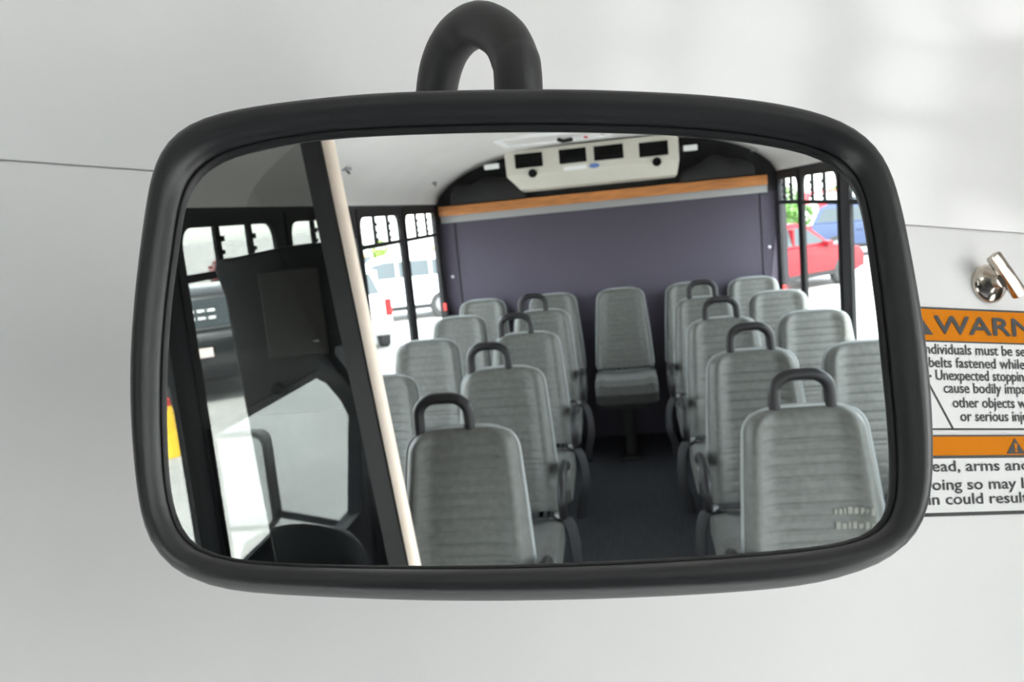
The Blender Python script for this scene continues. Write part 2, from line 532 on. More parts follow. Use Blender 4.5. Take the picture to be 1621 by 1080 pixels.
for (x, y, z, l) in ((XL + 0.012, -4.93, 1.083, 'at the rear left window corner'), (XR - 0.012, -4.90, 1.022, 'at the rear right window corner'), (XR - 0.012, -4.39, 0.985, 'on the post between the right rear windows')):
    k = empty('release_lever', (x, y, z))
    tag(k, 'small red emergency release lever ' + l, 'lever', 'red window release levers')
    MB().box(-0.012, 0.012, -0.014, 0.014, -0.03, 0.0).build('base', 'window_black', k, bevel=0.002)
    MB().box(-0.010, 0.010, -0.010, 0.010, 0.0, 0.05).build('grip', 'red_plastic', k, bevel=0.003)

# ------------------------------------------------------------------ passenger seats (origin on the floor under the top of the backrest, facing +y)
SH0, SH1 = 0.47, 0.98
def half_w(v):
    return 0.183 - 0.038 * v ** 1.3
def back_lean(z):
    return (SH1 - z) * 0.26
def back_pt(u, v, side):
    # u in -1..1 across, v in 0..1 up; side +1 front face, -1 back face
    H = SH1 - SH0
    z = SH0 + v * H
    r = 0.055
    hw = half_w(v)
    if z > SH1 - r:
        q = (z - (SH1 - r)) / r
        hw -= r * 0.9 * (1 - math.sqrt(max(0, 1 - q * q)))
    if z < SH0 + 0.04:
        q = (SH0 + 0.04 - z) / 0.04
        hw -= 0.03 * (1 - math.sqrt(max(0, 1 - q * q)))
    x = u * hw
    zc = z + 0.008 * (1 - u ** 4) * v ** 3
    edge = min(1.0, (1 - abs(u)) / 0.16)
    ve = min(1.0, min(v / 0.05, (1 - v) / 0.06))
    prof = math.sqrt(max(0, 1 - (1 - edge) ** 2)) * math.sqrt(max(0, 1 - (1 - ve) ** 2))
    if side > 0:
        d = 0.030 + 0.018 * math.exp(-((abs(u) - 0.80) / 0.16) ** 2) + 0.014 * math.exp(-((v - 0.30) / 0.25) ** 2)
        if abs(u) < 0.70:
            k = min(1, (0.70 - abs(u)) / 0.05)
            if v > 0.36:
                g = ((v - 0.36) / 0.64 * 11) % 1.0
                gv = math.exp(-((g - 0.5) / 0.10) ** 2)
                gv *= min(1, max(0, (0.95 - v) / 0.03))
                d -= 0.0052 * gv * k
            else:
                g = (v / 0.36 * 5) % 1.0
                d -= 0.002 * math.exp(-((g - 0.5) / 0.12) ** 2) * k
        else:
            d -= 0.004 * math.exp(-((abs(u) - 0.71) / 0.02) ** 2)
        if abs(v - 0.36) < 0.02 and abs(u) < 0.9:
            d -= 0.004 * (1 - abs(v - 0.36) / 0.02)
        y = d * prof
    else:
        y = -0.045 * prof
    return (x, y + back_lean(z) - 0.02, zc)

def seat_meshes():
    M = {}
    NU, NV = 32, 110
    b = MB()
    us = lambda u: math.sin((u * 2 - 1) * math.pi / 2) * 0.5 + (u * 2 - 1) * 0.5
    b.grid(NU, NV, lambda u, v: back_pt(us(u), v, 1))
    b.grid(16, 24, lambda u, v: back_pt(us(u), v, -1))
    M['backrest'] = b.mesh('backrest', smooth='all', weld=True)
    path = []
    for k in range(41): path.append(back_pt(-1, 0.08 + 0.92 * (k / 40), 1))
    for k in range(1, 20): path.append(back_pt(-1 + 2 * k / 20, 1.0, 1))
    for k in range(41): path.append(back_pt(1, 1 - 0.92 * (k / 40), 1))
    M['piping'] = MB().tube([(p[0], p[1] + 0.006, p[2]) for p in path], 0.006, 7).mesh('piping', smooth='all')
    # cushion
    def cush(u, v):
        # v: 0 back-bottom .. around top .. front .. bottom
        w = 0.185
        uu = u * 2 - 1
        P = [(0.11, 0.375), (0.11, 0.46), (0.15, 0.487), (0.30, 0.482), (0.46, 0.487), (0.535, 0.468), (0.552, 0.42), (0.535, 0.36), (0.46, 0.345), (0.11, 0.375)]
        n = len(P) - 1
        t = v * n; i = min(int(t), n - 1); q = t - i
        y = P[i][0] * (1 - q) + P[i + 1][0] * q
        z = P[i][1] * (1 - q) + P[i + 1][1] * q
        e = abs(uu)
        sh = 1 - 0.10 * max(0, (e - 0.80) / 0.20) ** 2
        zc, yc = 0.42, 0.33
        bol = 0.010 * math.exp(-((e - 0.80) / 0.15) ** 2) if z > 0.45 else 0
        return (uu * w, yc + (y - yc) * sh, zc + (z - zc) * sh + bol)
    c = MB().grid(22, 54, cush)
    for s_ in (0, 1):
        k = len(c.v)
        ring_ = [cush(s_, j / 54) for j in range(54)]
        c.v += ring_
        c.f.append(tuple(range(k, k + 54)))
    M['cushion'] = c.mesh('cushion', smooth=True, weld=True)
    # pedestal
    p = MB()
    p.box(-0.16, 0.16, 0.12, 0.50, 0.325, 0.352)
    M['seat_frame'] = p.mesh('seat_frame', bevel=0.004)
    p = MB()
    p.box(-0.03, 0.03, 0.20, 0.42, 0.02, 0.33)
    p.box(-0.06, 0.06, 0.12, 0.50, 0.0, 0.02)
    M['pedestal'] = p.mesh('pedestal', bevel=0.004)
    # grab handle
    pth = catmull([(-0.068, 0, -0.05), (-0.068, 0, 0.025), (-0.062, 0, 0.058), (-0.036, 0, 0.079), (0, 0, 0.082), (0.036, 0, 0.079), (0.062, 0, 0.058), (0.068, 0, 0.025), (0.068, 0, -0.05)], 5, False)
    M['grab_handle'] = MB().tube(pth, 0.0155, 12, up=(0, 1, 0)).mesh('grab_handle', smooth='all')
    # armrest: flat bar from the back's side, curling down at the front
    pth = catmull([(0, 0.06, 0.63), (0, 0.14, 0.655), (0, 0.25, 0.655), (0, 0.31, 0.635), (0, 0.335, 0.59), (0, 0.33, 0.545)], 5, False)
    M['armrest'] = MB().tube(pth, 0.020, 10, up=(1, 0, 0), flat=0.75).mesh('armrest', smooth='all')
    # belt strap lying in the fold, with a free end
    b = MB()
    pts = [(-0.182, 0.19, 0.470), (-0.15, 0.222, 0.510), (0.0, 0.228, 0.506), (0.15, 0.222, 0.510), (0.182, 0.19, 0.470)]
    pts = catmull(pts, 5, False)
    for i in range(len(pts) - 1):
        a, q = pts[i], pts[i + 1]
        b.add([(a.x, a.y - 0.022, a.z + 0.002), (a.x, a.y + 0.022, a.z), (q.x, q.y + 0.022, q.z), (q.x, q.y - 0.022, q.z + 0.002),
               (a.x, a.y - 0.022, a.z + 0.006), (a.x, a.y + 0.022, a.z + 0.004), (q.x, q.y + 0.022, q.z + 0.004), (q.x, q.y - 0.022, q.z + 0.006)],
              [(0, 3, 2, 1), (4, 5, 6, 7), (0, 1, 5, 4), (2, 3, 7, 6)])
    M['seat_belt'] = b.mesh('seat_belt', smooth=True, weld=True)
    pth = catmull([(0.0, 0.19, 0.47), (0.022, 0.21, 0.49), (0.045, 0.24, 0.44), (0.050, 0.27, 0.34), (0.030, 0.28, 0.27), (0.022, 0.28, 0.20)], 5, False)
    M['belt_end'] = MB().tube(pth, 0.022, 8, up=(0, 0, 1), flat=0.12).mesh('belt_end', smooth='all')
    M['buckle'] = MB().box(-0.02, 0.02, 0.215, 0.245, 0.500, 0.514).mesh('buckle', bevel=0.004)
    return M
SM = seat_meshes()
def seat(x, y, label, side, aisle, handle, hoff=0.0):
    """side: -1 left of the aisle, +1 right of it, 0 in the middle"""
    r = empty('passenger_seat', (x, y, FZ))
    tag(r, label, 'seat', 'grey bus passenger seats')
    bk = make_obj('backrest', SM['backrest'], 'seat_grey', r)
    make_obj('piping', SM['piping'], 'piping_grey', bk)
    make_obj('cushion', SM['cushion'], 'seat_grey', r)
    make_obj('seat_frame', SM['seat_frame'], 'plastic_black', r)
    make_obj('pedestal', SM['pedestal'], 'plastic_black', r)
    bl = make_obj('seat_belt', SM['seat_belt'], 'webbing', r)
    if handle:
        h = make_obj('grab_handle', SM['grab_handle'], 'plastic_black', r)
        h.location = (hoff, -0.015, SH1 + 0.005)
    if aisle and side:
        a = make_obj('armrest', SM['armrest'], 'plastic_black', r)
        a.location = (-side * 0.205, 0, 0)
        e = make_obj('belt_end', SM['belt_end'], 'webbing', r)
        e.location = (-side * 0.18, 0, 0)
        e.scale = (-side, 1, 1)
        k = make_obj('buckle', SM['buckle'], 'snap_metal', r)
        k.location = (-side * 0.165, -0.02, -0.004)
    return r
ROW = ['first', 'second', 'third', 'fourth', 'fifth']
ordn = {0: 'front row', 1: 'second row', 2: 'third row', 3: 'fourth row', 4: 'rearmost row'}
for i in range(5):
    y = -1.738 - 0.81 * i
    hl = ' with black grab handle' if i < 4 else ' without handle'
    s = seat(0.484, y, f'grey fabric aisle seat{hl}, {ordn[i]} right of the aisle', 1, i < 4, i < 4, 0.0)
    if i == 0: row1_right = s
    seat(0.872, y, f'grey fabric window seat, {ordn[i]}, along the right side windows', 1, False, False)
    seat(-0.388, y, f'grey fabric aisle seat{hl}, {ordn[i]} left of the aisle', -1, i < 4, i < 4, -0.045)
    if i > 0:
        seat(-0.852, y, f'grey fabric window seat, {ordn[i]}, along the left side windows', -1, False, False)
seat(0.045, -4.975, 'grey fabric seat in the middle of the rear wall facing the aisle', 0, False, False)
# faded print on the nearest right seat
pr = MB()
rnd = random.Random(4)
for row_, v in ((0, 0.535), (1, 0.470)):
    x = 0.045
    while x < 0.135:
        w = rnd.uniform(0.006, 0.012)
        p0 = back_pt(x / half_w(v), v, 1)
        pr.box(x, x + w, p0[1] - 0.002, p0[1] + 0.005, p0[2] - 0.009, p0[2] + rnd.uniform(0.004, 0.010))
        x += w + 0.003
tag(pr.build('faded_print', 'print_pale', row1_right), 'pale faded print', kind='stuff')

# ------------------------------------------------------------------ smoked partition with stanchion behind the driver
YP = -1.10
def pole_x(z): return -0.399 - (z - 1.444) * 0.081
pt = empty('partition', (pole_x(FZ), YP, FZ))
tag(pt, 'dark smoked acrylic partition with a pale stanchion behind the driver seat', 'partition')
def loc(x, z): return (x - pole_x(FZ), z - FZ)
MB().tube([(loc(pole_x(FZ), 0)[0], 0, 0), (loc(pole_x(2.03), 0)[0], 0, 2.03 - FZ)], 0.0115, 16).build('stanchion', 'stanchion', pt, smooth=True)
for z in (FZ, 2.015):
    MB().lathe([(0.030, 0), (0.030, 0.006), (0.016, 0.018)] if z < 1 else [(0.016, 0), (0.030, 0.012), (0.030, 0.02)], 16, 'z', (loc(pole_x(z), 0)[0], 0, z - FZ)).build('flange', 'stanchion', pt, smooth=True)
e0 = lambda z: loc(pole_x(z) - 0.013, z)
e1 = lambda z: loc(pole_x(z) - 0.048, z)
Z0, Z1 = 0.30, 1.99
fn = lambda a, b, d: (a, d, b)
MB().prism([e1(Z0), e0(Z0), e0(Z1), e1(Z1)], fn, -0.008, 0.008).build('edge_gasket', 'lip_black', pt)
xl = lambda z: (XL + 0.004 - pole_x(FZ), z - FZ)
# a single sheet: tint and reflection are those of the whole pane
sheet = MB(); sheet.add([(*[xl(Z0)[0]], 0, xl(Z0)[1]), (e1(Z0)[0], 0, e1(Z0)[1]), (e1(Z1)[0], 0, e1(Z1)[1]), (e1(Z1)[0] - 0.30, 0, e1(Z1)[1] - 0.02), (xl(1.80)[0], 0, xl(1.80)[1])], [(0, 1, 2, 3, 4)])
sheet.build('smoked_sheet', 'smoked', pt)
for z in (0.5, 1.0, 1.55):
    MB().box(xl(z)[0] - 0.004, xl(z)[0] + 0.02, -0.012, 0.012, z - FZ - 0.03, z - FZ + 0.03).build('wall_bracket', 'window_black', pt, bevel=0.002)
MB().box(xl(Z0)[0], e1(Z0)[0], -0.010, 0.010, FZ - FZ, Z0 - FZ).build('lower_panel', 'trim_dark', pt)

# tall black cabinet behind the partition
cb = empty('equipment_cabinet', (-0.725, -1.63, FZ))
tag(cb, 'tall black equipment cabinet with rounded top corner behind the smoked partition', 'cabinet')
fn = lambda a, b, d: (a, d, b)
lean = lambda a, b: (a + 0.0, b)
body = [(-0.115, 0.0), (0.135, 0.0), (0.135, 1.505), (0.0, 1.505), (-0.09, 1.495)] + [(-0.135 - 0.02 + 0.03 * math.cos(math.radians(t)) , 1.46 + 0.03 * math.sin(math.radians(t))) for t in range(70, 181, 22)] + [(-0.17, 1.40)]
MB().prism(body, fn, -0.07, 0.07).build('body', 'cabinet_black', cb, bevel=0.006)
MB().box(-0.075, 0.075, 0.07, 0.078, 1.24, 1.45).build('front_plate', 'cabinet_panel', cb, bevel=0.003)
MB().lathe([(0.018, 0), (0.018, 0.012), (0.011, 0.022)], 16, 'y', (-0.066, 0.07, 1.162)).build('knob', 'plastic_black', cb, smooth=True)
MB().box(-0.128, 0.125, 0.07, 0.074, 0.1, 1.10).build('lower_door', 'cabinet_black', cb, bevel=0.003)

# ------------------------------------------------------------------ front of the bus: sloping white panel, cap, cab
O = Vector((0.068768, 0.166813, 1.769431))
PHI = math.radians(35)
TX = Vector((1, 0, 0.0)); TS = Vector((0, -math.sin(PHI), math.cos(PHI))); TN = Vector((0, -math.cos(PHI), -math.sin(PHI)))
RT = 0.016                                          # the fittings sit very slightly turned on the panel
def pan(a, s, d=0.0):
    return O + TX * a + TS * (s + RT * a) + TN * d
pf = MB()
pf.prism([(-1.30, -0.64), (1.12, -0.64), (1.12, 0.0995), (-1.30, 0.0995)], pan, -0.02, 0.0)
wf = tag(pf.build('wall_front', 'panel_white', bevel=0.0015), 'white sloping front panel above the windscreen', kind='structure')
def cap(u, v, d=0.0):
    a = -1.30 + 2.42 * u
    pts = [(0.1005, 0.0), (0.15, 0.002), (0.20, 0.006), (0.26, 0.016), (0.32, 0.035), (0.38, 0.065), (0.44, 0.11)]
    t = v * (len(pts) - 1); i = min(int(t), len(pts) - 2); q = t - i
    s = pts[i][0] * (1 - q) + pts[i + 1][0] * q
    dd = pts[i][1] * (1 - q) + pts[i + 1][1] * q
    return pan(a, s, dd - d)
cp = MB()
cp.grid(20, 24, lambda u, v: cap(u, v))
cp.grid(20, 24, lambda u, v: cap(u, v, 0.02))
cp.add([cap(u, 0) for u in (0, 1)] + [cap(u, 0, 0.02) for u in (1, 0)], [(0, 1, 2, 3)])
tag(cp.build('ceiling_front_cap', 'cap_white', smooth=True), 'white moulded front cap curving up to the ceiling above the panel seam', kind='structure')
MB().prism([(-1.30, 0.09), (1.12, 0.09), (1.12, 0.11), (-1.30, 0.11)], pan, -0.03, -0.0025).build('seam_backing', 'panel_white', wf)

oc = MB().prism([(-1.165, -0.60), (-0.66, -0.60), (-0.66, 0.28), (-1.165, 0.28)], pan, 0.002, 0.06).build('reflection_blocker', 'trim_dark', None, bevel=0.012)  # added slab, out of view: keeps the white panel out of the smoked sheet's reflection
tag(oc, 'unseen black locker over the driver at the left end of the front panel', 'slab')
# thumb latch
kn = empty('thumb_latch', pan(0.3885, 0.0560))
kb = Matrix((TX, TS, TN)).transposed().to_4x4()
kn.matrix_world = Matrix.Translation(pan(0.3885, 0.0560)) @ kb
tag(kn, 'polished metal thumb latch on the white panel above the warning sign', 'latch')
MB().lathe([(0.0155, 0.0), (0.0155, 0.002), (0.0135, 0.005), (0.008, 0.0075), (0.0055, 0.009), (0.0055, 0.0145)], 28, 'z').build('rosette', 'chrome', kn, smooth=True)
lv = MB()
ca, sa = math.cos(math.radians(-53)), math.sin(math.radians(-53))
pl = rrect(-0.0195, 0.0195, -0.0055, 0.0055, 0.0025, 4)
lv.prism([(0.003 + a * ca - b * sa, 0.004 + a * sa + b * ca) for a, b in pl], lambda a, b, d: (a, b, d), 0.0125, 0.0185)
lv.build('thumb_turn', 'chrome', kn, bevel=0.0012, smooth=True)

# signs ---------------------------------------------------------------
def text_mesh(s, name):
    cu = bpy.data.curves.new(name, 'FONT')
    cu.body = s
    cu.size = 1.0
    cu.resolution_u = 3
    o = bpy.data.objects.new(name, cu)
    COL.objects.link(o)
    dg = bpy.context.evaluated_depsgraph_get()
    me = bpy.data.meshes.new_from_object(o.evaluated_get(dg))
    bpy.data.objects.remove(o)
    bpy.data.curves.remove(cu)
    me.name = name
    return me
CAPH = 0.729
def put_text(s, a, b, caph, width, parent, origin, bold=0.0, slant=0.0):
    """left end a and baseline b on the panel; capital height; total width"""
    me = text_mesh(s, 'lettering')
    x0 = min(v.co.x for v in me.vertices); x1 = max(v.co.x for v in me.vertices)
    k = caph / 0.69
    kx = width / (x1 - x0)
    vs = [v.co.copy() for v in me.vertices]
    for v, c in zip(me.vertices, vs):
        y = c.y * k
        v.co = pan(a + (c.x - x0) * kx + slant * y, b + y, 0.0016) - origin
    me.materials.clear()
    me.materials.append(MATS['sign_black'])
    if bold:
        # heavier strokes: three slightly shifted copies joined
        bm = bmesh.new(); bm.from_mesh(me)
        base = bm.verts[:] + bm.edges[:] + bm.faces[:]
        for dx, dy in ((bold, 0), (-bold, 0), (0, bold), (0, -bold)):
            r = bmesh.ops.duplicate(bm, geom=base)
            off = TX * dx + TS * dy + TN * (0.00003 * (1 + dx / bold + 2 * dy / bold))
            bmesh.ops.translate(bm, verts=[e for e in r['geom'] if isinstance(e, bmesh.types.BMVert)], vec=off)
        bm.to_mesh(me); bm.free()
    o = make_obj('lettering', me, None, parent)
    return o
def quad(a0, a1, s0, s1, d0, d1, name, m, parent, origin):
    return MB().prism([(a0, s0), (a1, s0), (a1, s1), (a0, s1)], lambda a, b, d: pan(a, b, d) - origin, d0, d1).build(name, m, parent)
# in panel coordinates the turn RT is removed: s' = s - RT * a
def sp(a, s): return s - RT * a

og = pan(0.40, -0.0)
s1 = empty('warning_sign', og)
tag(s1, 'upper orange and white warning sign about seat belts beside the mirror', 'sign')
A0, A1 = 0.285, 0.560
T1 = sp(0.3255, 0.0405)
B1 = sp(0.3292, -0.0537)
quad(A0, A1, B1, T1, 0.0002, 0.0010, 'backing', 'sign_black', s1, og)
quad(A0 + 0.001, A1 - 0.001, sp(0.3263, 0.0145) - 0.0, T1 - 0.0016, 0.0008, 0.0012, 'orange_band', 'sign_orange', s1, og)
quad(A0 + 0.001, A1 - 0.001, B1 + 0.0014, sp(0.3263, 0.0145) - 0.0013, 0.0008, 0.0012, 'white_field', 'sign_white', s1, og)
put_text('WARNING', 0.3345, sp(0.3336, 0.0203), 0.0134, 0.146, s1, og, bold=0.0006)
def tri(a0, a1, b, h, parent, origin):
    MB().prism([(a0, b), (a1, b), ((a0 + a1) / 2, b + h)], lambda a, s, d: pan(a, s, d) - origin, 0.001, 0.0016).build('alert_triangle', 'sign_black', parent)
    c = (a0 + a1) / 2
    MB().prism([(c - 0.0009, b + h * 0.30), (c + 0.0009, b + h * 0.30), (c + 0.0014, b + h * 0.66), (c - 0.0014, b + h * 0.66)], lambda a, s, d: pan(a, s, d) - origin, 0.0016, 0.0019).build('alert_mark', 'sign_orange', parent)
    MB().prism([(c + 0.0011 * math.cos(t), b + h * 0.18 + 0.0011 * math.sin(t)) for t in [q * math.pi / 5 for q in range(10)]], lambda a, s, d: pan(a, s, d) - origin, 0.0016, 0.0019).build('alert_dot', 'sign_orange', parent)
tri(0.3075, 0.3325, sp(0.3336, 0.0190), 0.0165, s1, og)
for s_, a, b, w in (('Individuals must be seated', 0.3218, 0.0040, 0.1145), ('belts fastened while', 0.3268, -0.0062, 0.0890), ('Unexpected stopping', 0.3322, -0.0158, 0.0865),
                    ('cause bodily impact', 0.3385, -0.0254, 0.0850), ('other objects while', 0.3458, -0.0364, 0.0830), ('or serious injury', 0.3520, -0.0466, 0.0720)):
    put_text(s_, a, sp(a, b), 0.0078, w, s1, og, bold=0.00014)
MB().prism([(0.3272 + 0.0011 * math.cos(t), sp(0.327, -0.0130) + 0.0011 * math.sin(t)) for t in [q * math.pi / 5 for q in range(10)]], lambda a, s, d: pan(a, s, d) - og, 0.001, 0.0016).build('bullet', 'sign_black', s1)
da, db = (0.3240, sp(0.3240, -0.0165)), (0.3446, sp(0.3446, -0.0530))
MB().prism([(da[0] - 0.0007, da[1]), (db[0] - 0.0007, db[1]), (db[0] + 0.0009, db[1]), (da[0] + 0.0009, da[1])], lambda a, s, d: pan(a, s, d) - og, 0.001, 0.0016).build('pictogram_line', 'sign_black', s1)

og2 = pan(0.40, -0.09)
s2 = empty('warning_sign', og2)
tag(s2, 'lower orange and white warning sign about head and arms beside the mirror', 'sign')
T2 = sp(0.3289, -0.0573); B2 = sp(0.3228, -0.1175)
quad(A0, A1, B2, T2, 0.0002, 0.0010, 'backing', 'sign_black', s2, og2)
quad(A0 + 0.001, A1 - 0.001, sp(0.3276, -0.0728), T2 - 0.0013, 0.0008, 0.0012, 'orange_band', 'sign_orange', s2, og2)
quad(A0 + 0.001, A1 - 0.001, B2 + 0.0027, sp(0.3276, -0.0750), 0.0008, 0.0012, 'white_field', 'sign_white', s2, og2)
tri(0.3920, 0.4090, sp(0.3923, -0.0708), 0.0118, s2, og2)
put_text('WARNING', 0.4095, sp(0.3923, -0.0708), 0.0112, 0.085, s2, og2, bold=0.0004)
for s_, a, b, w in (('head, arms and', 0.3155, -0.0847, 0.0955), ('Doing so may lead', 0.3110, -0.0984, 0.1165), ('in could result', 0.3180, -0.1090, 0.0900)):
    put_text(s_, a, sp(a, b), 0.0080, w, s2, og2, bold=0.00016)

# ------------------------------------------------------------------ the mirror
MC = Vector((0.0210375, 0.0124252, 1.6199233))
ME1 = Vector((0.9794031, -0.1646542, -0.1168701)); ME2 = Vector((0.0316645, -0.4463996, 0.8942733)); MN = Vector((-0.1994166, -0.8795547, -0.4319914))
OUTER = [(-0.0643, 0.1132), (-0.023, 0.1161), (0.0189, 0.1178), (0.047, 0.1177), (0.0754, 0.117), (0.1037, 0.1147), (0.1262, 0.1105), (0.1426, 0.1039), (0.1527, 0.0934), (0.1582, 0.0817), (0.1613, 0.0636), (0.1625, 0.0429), (0.1632, 0.0202), (0.1631, -0.0017), (0.1617, -0.0227), (0.1591, -0.0431), (0.1554, -0.0602), (0.1494, -0.0722), (0.1407, -0.0811), (0.129, -0.0869), (0.1091, -0.0919), (0.085, -0.0944), (0.0495, -0.0964), (0.0145, -0.0975), (-0.0201, -0.0979), (-0.0543, -0.0973), (-0.0883, -0.0959), (-0.1109, -0.0944), (-0.1224, -0.0914), (-0.1315, -0.0861), (-0.1378, -0.0788), (-0.1423, -0.0687), (-0.1472, -0.0502), (-0.1512, -0.0311), (-0.1541, -0.0112), (-0.1558, 0.0094), (-0.1567, 0.0309), (-0.157, 0.056), (-0.1564, 0.072), (-0.1538, 0.0839), (-0.1485, 0.0925), (-0.1387, 0.099), (-0.1231, 0.1035), (-0.1047, 0.1072), (-0.0859, 0.1103)]
INNER = [(-0.116, 0.0844), (-0.09, 0.0906), (-0.0633, 0.0935), (-0.0227, 0.0962), (0.0185, 0.0977), (0.0601, 0.0977), (0.088, 0.096), (0.1158, 0.0924), (0.1322, 0.0879), (0.1399, 0.0813), (0.1438, 0.0722), (0.1452, 0.0572), (0.1453, 0.0368), (0.145, 0.0144), (0.1442, -0.0073), (0.1434, -0.0281), (0.1422, -0.0457), (0.14, -0.0603), (0.1357, -0.0699), (0.1281, -0.0751), (0.1106, -0.0784), (0.0862, -0.0808), (0.0502, -0.0831), (0.0147, -0.0848), (-0.0202, -0.0857), (-0.0549, -0.0858), (-0.0892, -0.085), (-0.1097, -0.0834), (-0.1214, -0.0804), (-0.1278, -0.0732), (-0.1326, -0.0618), (-0.136, -0.0454), (-0.1388, -0.026), (-0.1408, -0.0059), (-0.1418, 0.015), (-0.1418, 0.0312), (-0.1416, 0.0507), (-0.1405, 0.0636), (-0.1359, 0.0734), (-0.1275, 0.0802)]
def smooth_loop(P, n=160, it=3):
    P = [(p.x, p.y) for p in catmull([Vector((*p, 0)) for p in P], 6)]
    # resample by angle about a centre pulled out to a box so that both loops correspond
    out = []
    m = len(P)
    def key(p): return math.atan2((p[1] - 0.006) * 1.6, p[0] - 0.002)
    ang = [key(p) for p in P]
    for k in range(n):
        t = -math.pi + 2 * math.pi * (k + 0.5) / n
        best = None
        for i in range(m):
            j = (i + 1) % m
            a0, a1 = ang[i], ang[j]
            d = (a1 - a0 + math.pi) % (2 * math.pi) - math.pi
            e = (t - a0 + math.pi) % (2 * math.pi) - math.pi
            if d < 0 and d <= e <= 0 and abs(d) > 1e-9:
                best = (i, j, e / d)
                break
        i, j, q = best
        out.append((P[i][0] * (1 - q) + P[j][0] * q, P[i][1] * (1 - q) + P[j][1] * q))
    for _ in range(it):
        out = [(0.25 * out[k - 1][0] + 0.5 * out[k][0] + 0.25 * out[(k + 1) % n][0], 0.25 * out[k - 1][1] + 0.5 * out[k][1] + 0.25 * out[(k + 1) % n][1]) for k in range(n)]
    return out
LO, LI = smooth_loop(OUTER), smooth_loop(INNER)
NL = len(LO)
mr = empty('rearview_mirror', MC)
mr.matrix_world = Matrix.Translation(MC) @ Matrix((ME1, ME2, MN)).transposed().to_4x4()
tag(mr, 'wide interior rearview mirror with thick black rubber frame showing the bus seats', 'mirror')
def loops(prof):
    """prof: (t between inner and outer loop, height)"""
    b = MB()
    for t, h in prof:
        b.v += [(LI[k][0] * (1 - t) + LO[k][0] * t, LI[k][1] * (1 - t) + LO[k][1] * t, h) for k in range(NL)]
    for i in range(len(prof) - 1):
        for k in range(NL):
            k2 = (k + 1) % NL
            b.f.append((i * NL + k, i * NL + k2, (i + 1) * NL + k2, (i + 1) * NL + k))
    return b
loops([(-0.03, -0.006), (-0.03, 0.0005), (0.02, 0.0022), (0.09, 0.0024), (0.10, -0.004)]).build('inner_lip', 'lip_black', mr, smooth='all')
loops([(0.08, -0.006), (0.085, 0.0025), (0.12, 0.0058), (0.22, 0.0085), (0.38, 0.0105), (0.55, 0.0108), (0.70, 0.0092), (0.84, 0.0055), (0.94, 0.0005), (0.99, -0.006), (1.0, -0.014), (0.99, -0.024), (0.95, -0.030)]).build('frame', 'frame_black', mr, smooth='all')
g = MB()
g.v = [(p[0], p[1], 0.0) for p in LI] + [(p[0], p[1], -0.004) for p in LI]
g.f = [tuple(range(NL)), tuple(range(NL, 2 * NL))[::-1]] + [(k, (k + 1) % NL, NL + (k + 1) % NL, NL + k) for k in range(NL)]
gl = g.build('mirror_glass', 'mirror_silver', mr)
gl['label'] = 'silvered flat glass reflecting rows of seats'
sb = loops([(0.96, -0.026), (0.90, -0.036), (0.2, -0.046), (-1.2, -0.052), (-4.5, -0.056)])
sb.f.append(tuple(4 * NL + k for k in range(NL)))
sb.build('back_shell', 'frame_black', mr, smooth='all')
inv = mr.matrix_world.inverted()
arm = [(0.0350, 0.0420, 1.6700), (0.0335, 0.0230, 1.7080), (0.0300, -0.0224, 1.7574), (0.0283, -0.0302, 1.7734), (0.0240, -0.0320, 1.7905), (0.0160, -0.0270, 1.8096), (0.0085, -0.0150, 1.8210), (0.0035, 0.0016, 1.8270), (0.0020, 0.0233, 1.8275), (0.0050, 0.0625, 1.8230), (0.0080, 0.0950, 1.8170), (0.0090, 0.1400, 1.8080)]
MB().tube(catmull([inv @ Vector(p) for p in arm], 8, False), 0.0118, 24).build('mounting_arm', 'tube_black', mr, smooth='all')
MB().lathe([(0.020, 0.0), (0.020, 0.012), (0.013, 0.022)], 24, 'z', tuple((inv @ Vector(arm[0])) - Vector((0, 0, 0.024)))).build('ball_joint', 'tube_black', mr, smooth=True)
bp_ = pan(0.009 - O.x, (Vector(arm[-1]) - O).dot(TS))
bo = MB().lathe([(0.032, 0.0), (0.032, 0.006), (0.020, 0.018), (0.013, 0.022)], 24, 'z').build('mount_base', 'tube_black', mr, smooth=True)
bo.matrix_local = inv @ Matrix.Translation(bp_) @ kb

# ------------------------------------------------------------------ the cab (seen in the partition's gloss)
dw = [(-0.425, 1.14), (0.36, 1.135), (0.50, 1.115), (0.62, 1.06), (0.74, 0.97), (0.82, 0.88), (0.66, 0.50), (0.10, 0.505), (-0.425, 0.53)]
do = [(-0.83, 1.27), (0.40, 1.27), (0.66, 1.21), (0.90, 1.03), (1.10, 0.82), (1.30, 0.62), (1.30, -0.40), (0.10, -0.40), (-0.83, -0.40)]
def cab_door(name, x, s, label, do=do, dw=dw):
    r = empty(name, (x, 0, 0))
    tag(r, label, kind='structure')
    fn = lambda a, b, d: (s * d, a, b)
    MB().ring(do, dw, fn, 0.0, 0.05).build('door_panel', 'trim_dark', r)
    MB().ring([(p[0] * 1.0 + (0.025 if p[0] > 0.3 else -0.025), p[1] + (0.025 if p[1] > 0.8 else -0.02)) for p in dw], dw, fn, -0.012, 0.0).build('window_seal', 'window_black', r)
    MB().prism(dw, fn, 0.018, 0.022).build('pane', 'window_glass', r)
    MB().box(*sorted((s * -0.05, s * 0.0)), -0.30, 0.35, 0.30, 0.37).build('arm_rest', 'plastic_black', r, bevel=0.012)
    MB().tube([(s * -0.02, 0.40, 0.40), (s * -0.03, 0.44, 0.40), (s * -0.03, 0.52, 0.41)], 0.009, 8).build('handle', 'chrome', r, smooth=True)
    return r
cab_door('door_1', XL, -1, 'dark driver door with arched window at the front left')
